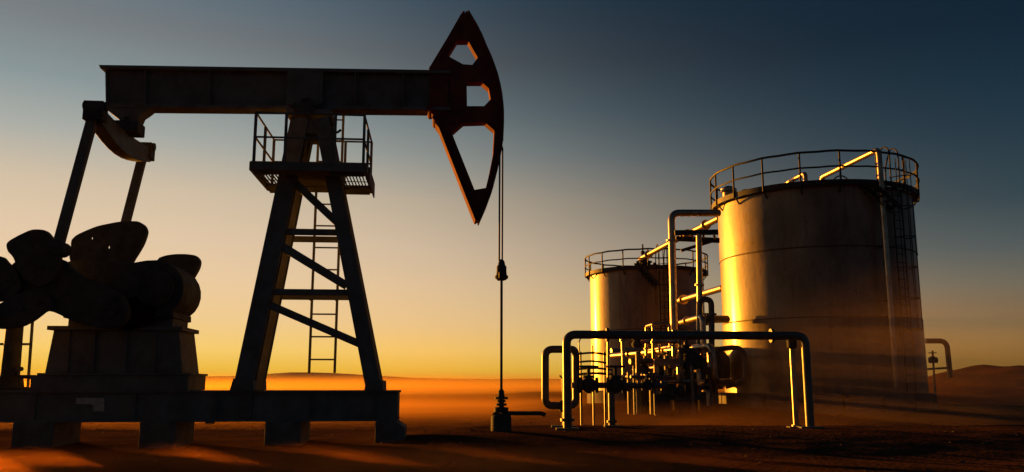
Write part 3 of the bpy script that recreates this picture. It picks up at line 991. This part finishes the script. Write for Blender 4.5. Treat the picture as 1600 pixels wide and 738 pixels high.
# ------------------------------------------------------------------ pipework
def pipe(name, pts_, r_, m, label, cat='pipe', bend=.25, flanges=(), group=None, n=14):
    """pipe run as a thing: body plus flange parts"""
    base = min((Vector(p) for p in pts_), key=lambda p: p.z)
    T = thing(name, base, label, cat, group)
    part(MB().tube(pts_, r_, n, bend, 8), 'run', m, T)
    for (i, t) in flanges:
        a, b = Vector(pts_[i]), Vector(pts_[i + 1])
        d = (b - a).normalized()
        p = a + (b - a) * t
        part(MB().cyl(p - d * .035, p + d * .035, r_ * 1.65, n=16), 'flange', m, T)
    return T
def gz(p):
    return hgt(p.x, p.y)
def down(p, dz=-.05):
    return Vector((p.x, p.y, hgt(p.x, p.y) + dz))
YM = 21.4
pA, pB, pC = at(886, 600, YM), at(1262, 600, YM + .2), at(1270, 600, YM + .2)
zt_ = at(1000, 523, YM).z
a, b = Vector((pA.x, YM, zt_)), Vector((pB.x, YM + .2, at(1262, 525, YM + .2).z))
P = pipe('pipe_portal', [down(a), a, b, down(b)], .105, PIPED, 'long dark pipe portal spanning in front of both tanks', 'pipe', .24, ((0, .12), (1, .17), (1, .86)))
for p in (a, b):
    q = down(p, .0)
    part(MB().aabox(q.x - .28, q.x + .28, q.y - .22, q.y + .22, q.z - .1, q.z + .04), 'foot_plate', STEEL, P, .01)
# thin lit standpipe beside its right leg
s0 = at(1237, 538, YM + .5)
SPp = pipe('standpipe', [down(s0), Vector(s0)], .065, GALV, 'thin standpipe with a capped top beside the right portal leg', 'pipe', 0, ((0, .04),))
part(MB().lathe(s0 - Vector((0, 0, .12)), [(.07, 0), (.12, .05), (.12, .22), (.08, .30), (.03, .36)], 16), 'valve_cap', CAST, SPp)
part(MB().aabox(s0.x - .2, s0.x + .2, s0.y - .15, s0.y + .15, gz(s0) - .05, gz(s0) + .03), 'foot_plate', STEEL, SPp)
# rounded expansion loop on the left
YL = 22.3
l = [at(884, 546, YL), at(852, 546, YL), at(852, 634, YL), at(900, 634, YL + .3), at(900, 546, YL + .3), at(884, 546, YL)]
LPp = pipe('expansion_loop', l, .095, PIPED, 'rounded rectangular pipe loop at the left end of the pipework', 'pipe', .2, ((2, .62),))
st = at(881, 634, YL + .1)
part(MB().cyl(down(st), st - Vector((0, 0, .02)), .045, n=12), 'support_leg', PIPED, LPp)
part(MB().aabox(st.x - .32, st.x + .3, st.y - .15, st.y + .15, gz(st) - .05, gz(st) + .04), 'foot_plate', STEEL, LPp)
part(MB().lathe(st - Vector((0, 0, .16)), [(.06, 0), (.12, .03), (.13, .15), (.13, .26), (.06, .3)], 16), 'clamp', CAST, LPp)
tp = at(878, 590, YL + .1)
part(MB().tube([st, tp, tp + Vector((-.06, 0, .05))], .02, 8, .03), 'drain_line', PIPED, LPp)
# horizontal valve line
YV = 22.6
v0, v1 = at(893, 602, YV), at(1042, 603, YV)
VLp = pipe('valve_line', [v0, v1], .075, PIPED, 'low horizontal valve line running right behind the pipe portal', 'pipe', 0, ((0, .04), (0, .95)))
def valve(p, T, s=1.0, ax=Vector((1, 0, 0)), wheel=True):
    mb = MB().lathe(p - ax * .2 * s, [(.06 * s, 0), (.16 * s, .01 * s), (.16 * s, .06 * s), (.10 * s, .07 * s), (.17 * s, .17 * s), (.17 * s, .23 * s), (.10 * s, .33 * s), (.16 * s, .34 * s), (.16 * s, .39 * s), (.06 * s, .4 * s)], 18, ax)
    mb.cyl(p, p + Vector((0, 0, .38 * s)), .035 * s, n=10)
    mb.cyl(p + Vector((0, 0, .14 * s)), p + Vector((0, 0, .2 * s)), .12 * s, n=14)
    o = part(mb, 'valve', CAST, T)
    if wheel:
        w = [p + Vector((.19 * s * math.cos(t * math.pi / 8), .19 * s * math.sin(t * math.pi / 8), .38 * s)) for t in range(17)]
        mb = MB().tube(w, .022 * s, 8)
        mb.bar(w[0], w[8], .025 * s, .02 * s)
        mb.bar(w[4], w[12], .025 * s, .02 * s)
        part(mb, 'hand_wheel', CAST, o)
    return o
valve(at(920, 602, YV), VLp, 1.25)
valve(at(962, 602, YV), VLp, 1.25)
valve(at(1012, 602.5, YV), VLp, .8)
st = at(955, 606, YV)
part(MB().cyl(down(st), st, .085, n=14), 'support_leg', PIPED, VLp)
part(MB().cyl(down(st, .1), down(st, .16), .13, n=14), 'flange', PIPED, VLp)
part(MB().aabox(st.x - .2, st.x + .2, st.y - .2, st.y + .2, gz(st) - .08, gz(st) + .04), 'foot_plate', CONC, VLp)
# slim upright with small cross lines
u0 = at(950, 524, YV + .2)
UPp = pipe('instrument_riser', [at(950, 600, YV + .2), u0], .03, GALV, 'slim upright instrument riser above the valve line', 'pipe', 0, ((0, .93),))
lines = [(905, 948, 553, .03), (903, 947, 566, .028), (902, 956, 577, .03), (905, 960, 585, .035)]
RKp = thing('pipe_rail', down(at(926, 600, 24.0)), 'rack of four short stacked lines left of the valve line', 'pipe rack')
for x0, x1, y, r_ in lines:
    pts_ = [at(x0, y, 24.0), at((x0 + x1) / 2, y - 2, 23.8), at(x1, y + 1, 24.0)]
    part(MB().tube(pts_, r_, 10, .2), 'line', PIPED, RKp)
for x in (907, 926, 944):
    p = at(x, 540 if x == 926 else 550, 24.05)
    part(MB().cyl(down(p), p, .028, n=8), 'upright', PIPED, RKp)
part(MB().tube([at(906, 553, 24), at(904, 535, 24), at(908, 528, 24)], .018, 6, .1), 'bent_line', PIPED, RKp)

# lit pipes between the tanks; they run level, towards the camera
def zpt(px, py, z):
    d = ray(px, py)
    t = (z - EYE) / d.z
    return Vector((d.x * t, d.y * t, z))
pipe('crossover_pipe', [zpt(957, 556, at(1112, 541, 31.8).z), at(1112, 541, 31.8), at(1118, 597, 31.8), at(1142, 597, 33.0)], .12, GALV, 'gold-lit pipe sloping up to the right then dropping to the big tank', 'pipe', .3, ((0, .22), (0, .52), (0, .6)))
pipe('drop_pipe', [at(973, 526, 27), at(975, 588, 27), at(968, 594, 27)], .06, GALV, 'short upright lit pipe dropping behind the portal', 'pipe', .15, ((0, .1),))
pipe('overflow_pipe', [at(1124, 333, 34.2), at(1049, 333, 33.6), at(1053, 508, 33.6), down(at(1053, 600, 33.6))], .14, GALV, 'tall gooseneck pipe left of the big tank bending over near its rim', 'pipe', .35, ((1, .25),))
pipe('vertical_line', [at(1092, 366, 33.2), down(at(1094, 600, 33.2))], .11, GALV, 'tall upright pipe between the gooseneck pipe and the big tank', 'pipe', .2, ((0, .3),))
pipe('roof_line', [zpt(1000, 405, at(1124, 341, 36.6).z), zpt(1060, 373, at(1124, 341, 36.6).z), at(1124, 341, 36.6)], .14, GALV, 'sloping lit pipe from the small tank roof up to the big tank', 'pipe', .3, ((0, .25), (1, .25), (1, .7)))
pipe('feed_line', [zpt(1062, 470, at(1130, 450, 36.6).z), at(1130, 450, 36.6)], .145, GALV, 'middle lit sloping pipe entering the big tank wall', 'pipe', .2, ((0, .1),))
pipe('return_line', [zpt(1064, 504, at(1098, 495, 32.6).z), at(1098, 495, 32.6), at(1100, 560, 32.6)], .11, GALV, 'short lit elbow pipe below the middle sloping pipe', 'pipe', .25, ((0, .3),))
pipe('u_bend', [at(1093, 540, 33.0), at(1093, 468, 33.0), at(1111, 468, 33.0), at(1112, 494, 33.0), at(1112, 560, 33.0)], .115, PIPED, 'dark inverted U bend close to the left wall of the big tank', 'pipe', .28, ((2, .9), (0, .3)))
pipe('branch_line', [at(1096, 499, 33.4), at(1136, 499, 34.6)], .15, PIPED, 'thick short dark branch into the big tank under the U bend', 'pipe', 0, ((0, .2),))
pipe('small_arch', [at(1010, 560, 33), at(1010, 510, 33), zpt(1020, 507, at(1010, 510, 33).z), at(1046, 504, 32.0), at(1047, 540, 32.0)], .055, GALV, 'small lit pipe arch in front of the smaller tank', 'pipe', .15, ((0, .3),))
pipe('thin_riser', [at(1021, 560, 31), at(1020, 510, 31)], .05, GALV, 'thin lit riser just right of the small pipe arch', 'pipe', 0, ((0, .5),))
pipe('shadow_loop', [at(1122, 546, 33.4), at(1162, 541, 33.0), at(1166, 596, 33.0), at(1134, 604, 33.3)], .10, PIPED, 'dark pipe loop added in place of a loop shadow on the lit tank base', 'pipe', .5, ())  # dark pipe added where the tank wall carries only a loop's shadow
pipe('far_arch', [at(1446, 533, 41), at(1479, 533, 41), at(1485, 590, 41)], .12, PIPED, 'dark pipe arch standing out right behind the big tank', 'pipe', .35, ())
fv = thing('far_valve_stand', down(at(1458, 590, 41)), 'small valve stand inside the far pipe arch right of the tank', 'valve stand')
part(MB().cyl(down(at(1459, 590, 41)), at(1457, 548, 41), .05, n=8), 'stem', PIPED, fv)
part(MB().cyl(at(1449, 577, 41), at(1482, 575, 41), .05, n=8), 'tie_line', PIPED, fv)
valve(at(1458, 563, 41), fv, .9)
# steel gallery between gooseneck and big tank
GA = thing('pipe_bridge', down(at(1075, 600, 36)), 'dark steel pipe bridge joining the gooseneck pipe to the big tank', 'pipe bridge')
for (xa, ya, xb, yb, Y) in ((1054, 364, 1122, 363, 33.3), (1056, 373, 1124, 376, 34.4)):
    part(MB().bar(at(xa, ya, Y), at(xb, yb, Y), .2, .12), 'girder', TRIM, GA, .005)
for t in (.15, .4, .65, .9):
    a_, b_ = at(1054 + 68 * t, 364, 33.3), at(1056 + 68 * t, 374, 34.4)
    part(MB().bar(a_, b_, .1, .08), 'cross_tie', TRIM, GA)
part(MB().bar(at(1064, 392, 34.4), at(1116, 376, 34.4), .12, .08), 'knee_brace', TRIM, GA)
# process skid with vessel, frame, valves
SK = thing('process_skid', down(at(1065, 610, 34)), 'cluttered process skid with dark vessel and lit frame between the tanks', 'process skid')
sp = at(1062, 575, 35.5)
ve = at(1128, 575, 35.0)
axv = (ve - sp).normalized()
mb = MB().lathe(sp, [(.1, -.30), (.55, -.2), (.78, -.02), (.85, .1), (.85, (ve - sp).length), (.4, (ve - sp).length + .3)], 28, axv)
part(mb, 'vessel', CAST, SK)
for t in (.15, .75):
    p = sp + (ve - sp) * t
    part(MB().aabox(p.x - .1, p.x + .1, p.y - .6, p.y + .6, gz(p) - .1, p.z - .3), 'saddle', STEEL, SK)
yk = 31.5
fr = [(1025, 566), (1062, 566)]
for x, y in fr:
    p = at(x, y, yk)
    part(MB().bar(down(p), p, .17, .14), 'column', GALV, SK, .005)
    p2 = at(x + 2, y, yk + 1.4)
    part(MB().bar(down(p2), p2, .14, .12), 'column', PIPED, SK, .005)
part(MB().bar(at(1022, 567, yk - .05), at(1066, 566, yk - .05), .26, .2), 'top_beam', mat('skid_orange_steel', (.42, .27, .15), .45, .3, .4, 5), SK, .01)
part(MB().bar(at(1022, 567, yk + 1.4), at(1066, 566, yk + 1.4), .2, .16), 'top_beam', PIPED, SK, .01)
part(MB().bar(at(1022, 622, yk - .2), at(1100, 622, yk - .2), .14, .3), 'skid_rail', STEEL, SK, .01)
rnd = random.Random(21)
dk = at(1050, 622, 31.8)
zdk = gz(dk) - .06
for i in range(26):                                  # risers and drops on the skid
    x = 984 + i * 5.0 + rnd.uniform(-2.5, 2.5)
    yt = rnd.choice((522, 535, 548, 556, 572, 582))
    Yk = rnd.uniform(30.8, 33.6)
    p = at(x, yt, Yk)
    part(MB().cyl(Vector((p.x, p.y, zdk)), p, rnd.choice((.035, .05, .07, .09)), n=10), 'riser', PIPED, SK)
    if i % 2 == 0:
        valve(at(x, min(606, yt + rnd.uniform(14, 48)), Yk - .05), SK, rnd.uniform(.75, 1.3), Vector((0, 0, 1)) if i % 4 else Vector((1, 0, 0)), i % 4 == 0)
for i, (x0, x1, y) in enumerate(((955, 1000, 548), (984, 1018, 565), (994, 1030, 580), (985, 1026, 605), (1038, 1075, 608), (1066, 1104, 530), (1050, 1090, 518), (1000, 1060, 533), (1030, 1088, 590), (1070, 1112, 600), (1000, 1110, 614), (995, 1100, 597), (1060, 1118, 546), (985, 1050, 589))):
    Yk = 30.9 + (i * 1.3) % 2.8
    part(MB().cyl(at(x0, y, Yk), at(x1, y - rnd.uniform(-2, 2), Yk + .3), rnd.choice((.04, .055, .075, .1)), n=10), 'header', rnd.choice((GALV, PIPED, PIPED)), SK)
for x, yt, r_ in ((1082, 548, .42), (1006, 570, .30)):
    p = at(x, 615, 32.6)
    h_ = at(x, yt, 32.6).z - zdk
    part(MB().lathe(Vector((p.x, p.y, zdk)), [(r_, 0), (r_, h_ * .8), (r_ * .85, h_ * .92), (r_ * .4, h_), (.05, h_ + .05)], 24), 'separator', CAST, SK)
for x, y, w_, hh_ in ((1034, 600, .5, .7), (1070, 606, .6, .5), (1100, 602, .35, .8)):
    p = at(x, y, 31.2)
    part(MB().aabox(p.x - w_ / 2, p.x + w_ / 2, 31.0, 31.5, zdk + .001, zdk + hh_), 'control_box', CAST, SK, .015)
for x0, y0, x1, y1, Y1, r_ in ((990, 578, 1060, 571, 31.0, .07), (1012, 548, 1052, 541, 31.5, .06), (962, 590, 1010, 586, 31.0, .06), (1040, 586, 1092, 580, 31.2, .08), (1068, 560, 1108, 552, 31.6, .07), (996, 534, 1030, 529, 32.0, .05), (1060, 610, 1106, 612, 30.9, .07)):
    b_ = at(x1, y1, Y1)
    a_ = zpt(x0, y0, b_.z)
    if (a_ - b_).length > 14 or a_.y < 5:
        a_ = at(x0, y0, Y1 + 2.5)
    part(MB().tube([a_, b_, b_ - Vector((0, 0, .5))], r_, 10, .12), 'cross_line', GALV, SK)
pm = at(1048, 612, 31.2)
mb = MB().lathe(pm - Vector((.4, 0, 0)), [(.1, 0), (.24, .03), (.27, .1), (.27, .5), (.2, .55), (.12, .62), (.2, .66), (.2, .85), (.08, .9)], 20, (1, 0, 0))
part(mb, 'pump_motor', CAST, SK)

# ------------------------------------------------------------------ stones
rs = random.Random(5)
mb = MB()
for i in range(900):
    x = rs.uniform(-13, 16)
    y = rs.uniform(10.5, 30)
    s = rs.choice((.012, .018, .025, .04)) * rs.uniform(.7, 1.5)
    z = hgt(x, y)
    pts_ = []
    for d in ((1, 0, 0), (-1, 0, 0), (0, 1, 0), (0, -1, 0), (0, 0, 1), (0, 0, -1)):
        pts_.append(Vector((x + d[0] * s * rs.uniform(.6, 1.5), y + d[1] * s * rs.uniform(.6, 1.4), z + d[2] * s * rs.uniform(.4, .9))))
    mb.poly(pts_, [(0, 2, 4), (2, 1, 4), (1, 3, 4), (3, 0, 4), (2, 0, 5), (1, 2, 5), (3, 1, 5), (0, 3, 5)])
gvl = mb.build('gravel', mat('dark_stone', (.12, .10, .08), .9, 0, .4, 8, spec=.05), None, False)
tag(gvl, 'loose small stones scattered over the dark soil', 'gravel', None, 'stuff')

# ------------------------------------------------------------------ haze and dust
def volume_mat(name, color, density, aniso):
    m = bpy.data.materials.new(name)
    m.use_nodes = True
    nt = m.node_tree
    for n in list(nt.nodes):
        nt.nodes.remove(n)
    out = nt.nodes.new('ShaderNodeOutputMaterial')
    pv = nt.nodes.new('ShaderNodeVolumePrincipled')
    pv.inputs['Color'].default_value = (*color, 1)
    pv.inputs['Density'].default_value = density
    pv.inputs['Anisotropy'].default_value = aniso
    nt.links.new(pv.outputs[0], out.inputs['Volume'])
    return m, nt, pv
HZ, _, _ = volume_mat('haze', (.95, .60, .36), .000016, .7)
hz = MB().aabox(-1150, 1150, -320, 1150, -3.5, 14.5).build('haze', HZ, None, False)
tag(hz, 'thin warm evening haze over the whole site', 'haze', None, 'stuff')
def dust(cx, cy, cz, rx, ry, rz, dens, label, nscale, color=(.95, .34, .09), aniso=.6, core=.1):
    """soft ellipsoidal dust cloud"""
    m, nt, pv = volume_mat('blowing_dust', color, dens, aniso)
    tcn = nt.nodes.new('ShaderNodeTexCoord')
    ln = nt.nodes.new('ShaderNodeVectorMath'); ln.operation = 'LENGTH'
    mp = nt.nodes.new('ShaderNodeMapping')
    mp.inputs['Scale'].default_value = (1 / rx, 1 / ry, 1 / rz)
    nt.links.new(tcn.outputs['Object'], mp.inputs[0])
    nt.links.new(mp.outputs[0], ln.inputs[0])
    fall = nt.nodes.new('ShaderNodeMapRange'); fall.interpolation_type = 'SMOOTHSTEP'
    fall.inputs['From Min'].default_value = 1.0
    fall.inputs['From Max'].default_value = core
    nt.links.new(ln.outputs['Value'], fall.inputs[0])
    nz = nt.nodes.new('ShaderNodeTexNoise')
    nz.inputs['Scale'].default_value = nscale
    nz.inputs['Detail'].default_value = 3
    mp2 = nt.nodes.new('ShaderNodeMapping')
    mp2.inputs['Scale'].default_value = (.5, 1, 1.6)
    nt.links.new(tcn.outputs['Object'], mp2.inputs[0])
    nt.links.new(mp2.outputs[0], nz.inputs['Vector'])
    nr = nt.nodes.new('ShaderNodeMapRange')
    nr.inputs['From Min'].default_value = .32
    nr.inputs['From Max'].default_value = .68
    nr.inputs['To Min'].default_value = .25
    nr.inputs['To Max'].default_value = 1.6
    nt.links.new(nz.outputs[0], nr.inputs[0])
    mu = nt.nodes.new('ShaderNodeMath'); mu.operation = 'MULTIPLY'
    nt.links.new(fall.outputs[0], mu.inputs[0])
    nt.links.new(nr.outputs[0], mu.inputs[1])
    mu2 = nt.nodes.new('ShaderNodeMath'); mu2.operation = 'MULTIPLY'
    mu2.inputs[1].default_value = dens
    nt.links.new(mu.outputs[0], mu2.inputs[0])
    nt.links.new(mu2.outputs[0], pv.inputs['Density'])
    bm = bmesh.new()
    bmesh.ops.create_icosphere(bm, subdivisions=3, radius=1.03)
    for v in bm.verts:
        v.co = Vector((v.co.x * rx, v.co.y * ry, v.co.z * rz))
    me = bpy.data.meshes.new('dust_cloud')
    bm.to_mesh(me)
    bm.free()
    me.materials.append(m)
    o = bpy.data.objects.new('dust_cloud', me)
    COL.objects.link(o)
    o.location = (cx, cy, cz)
    tag(o, label, 'dust', None, 'stuff')
dust(-16, 54, -.85, 62, 30, 1.9, .037, 'low orange dust bank lying over the plain behind the pump jack', .07, (.68, .34, .075), .6, .35)
dust(-40, 190, -1.2, 230, 130, 4.6, .012, 'middle belt of orange dust beyond the low bank', .03, (.62, .35, .09), .6, .35)
dust(-60, 520, -2.0, 620, 380, 11.0, .0038, 'broad veil of far dust in front of the distant hills', .006, (.52, .35, .10), .6)
dust(16.5, 28.8, .7, 11, 6.2, 5.4, .080, 'brown dust cloud drifting across the foot of the big tank', .42, (.72, .50, .33), .3)
dust(8.5, 26.8, .0, 10, 4.4, 1.0, .050, 'low reddish dust between the pipe portal and the tanks', .6, (.70, .37, .15), .5)
dust(-3.0, 14.0, .0, 9.0, 4.0, .44, .20, 'thin low dust added to brighten the light strips in front of the skid', 1.1, (.90, .33, .06), .7)  # dust added so the light strips passing under the skid glow
dust(-5.0, 50.0, 1.5, 9, 13, 7.5, .0045, 'faint orange dust plume rising behind the tower and the rod', .25, (.85, .42, .12), .6)
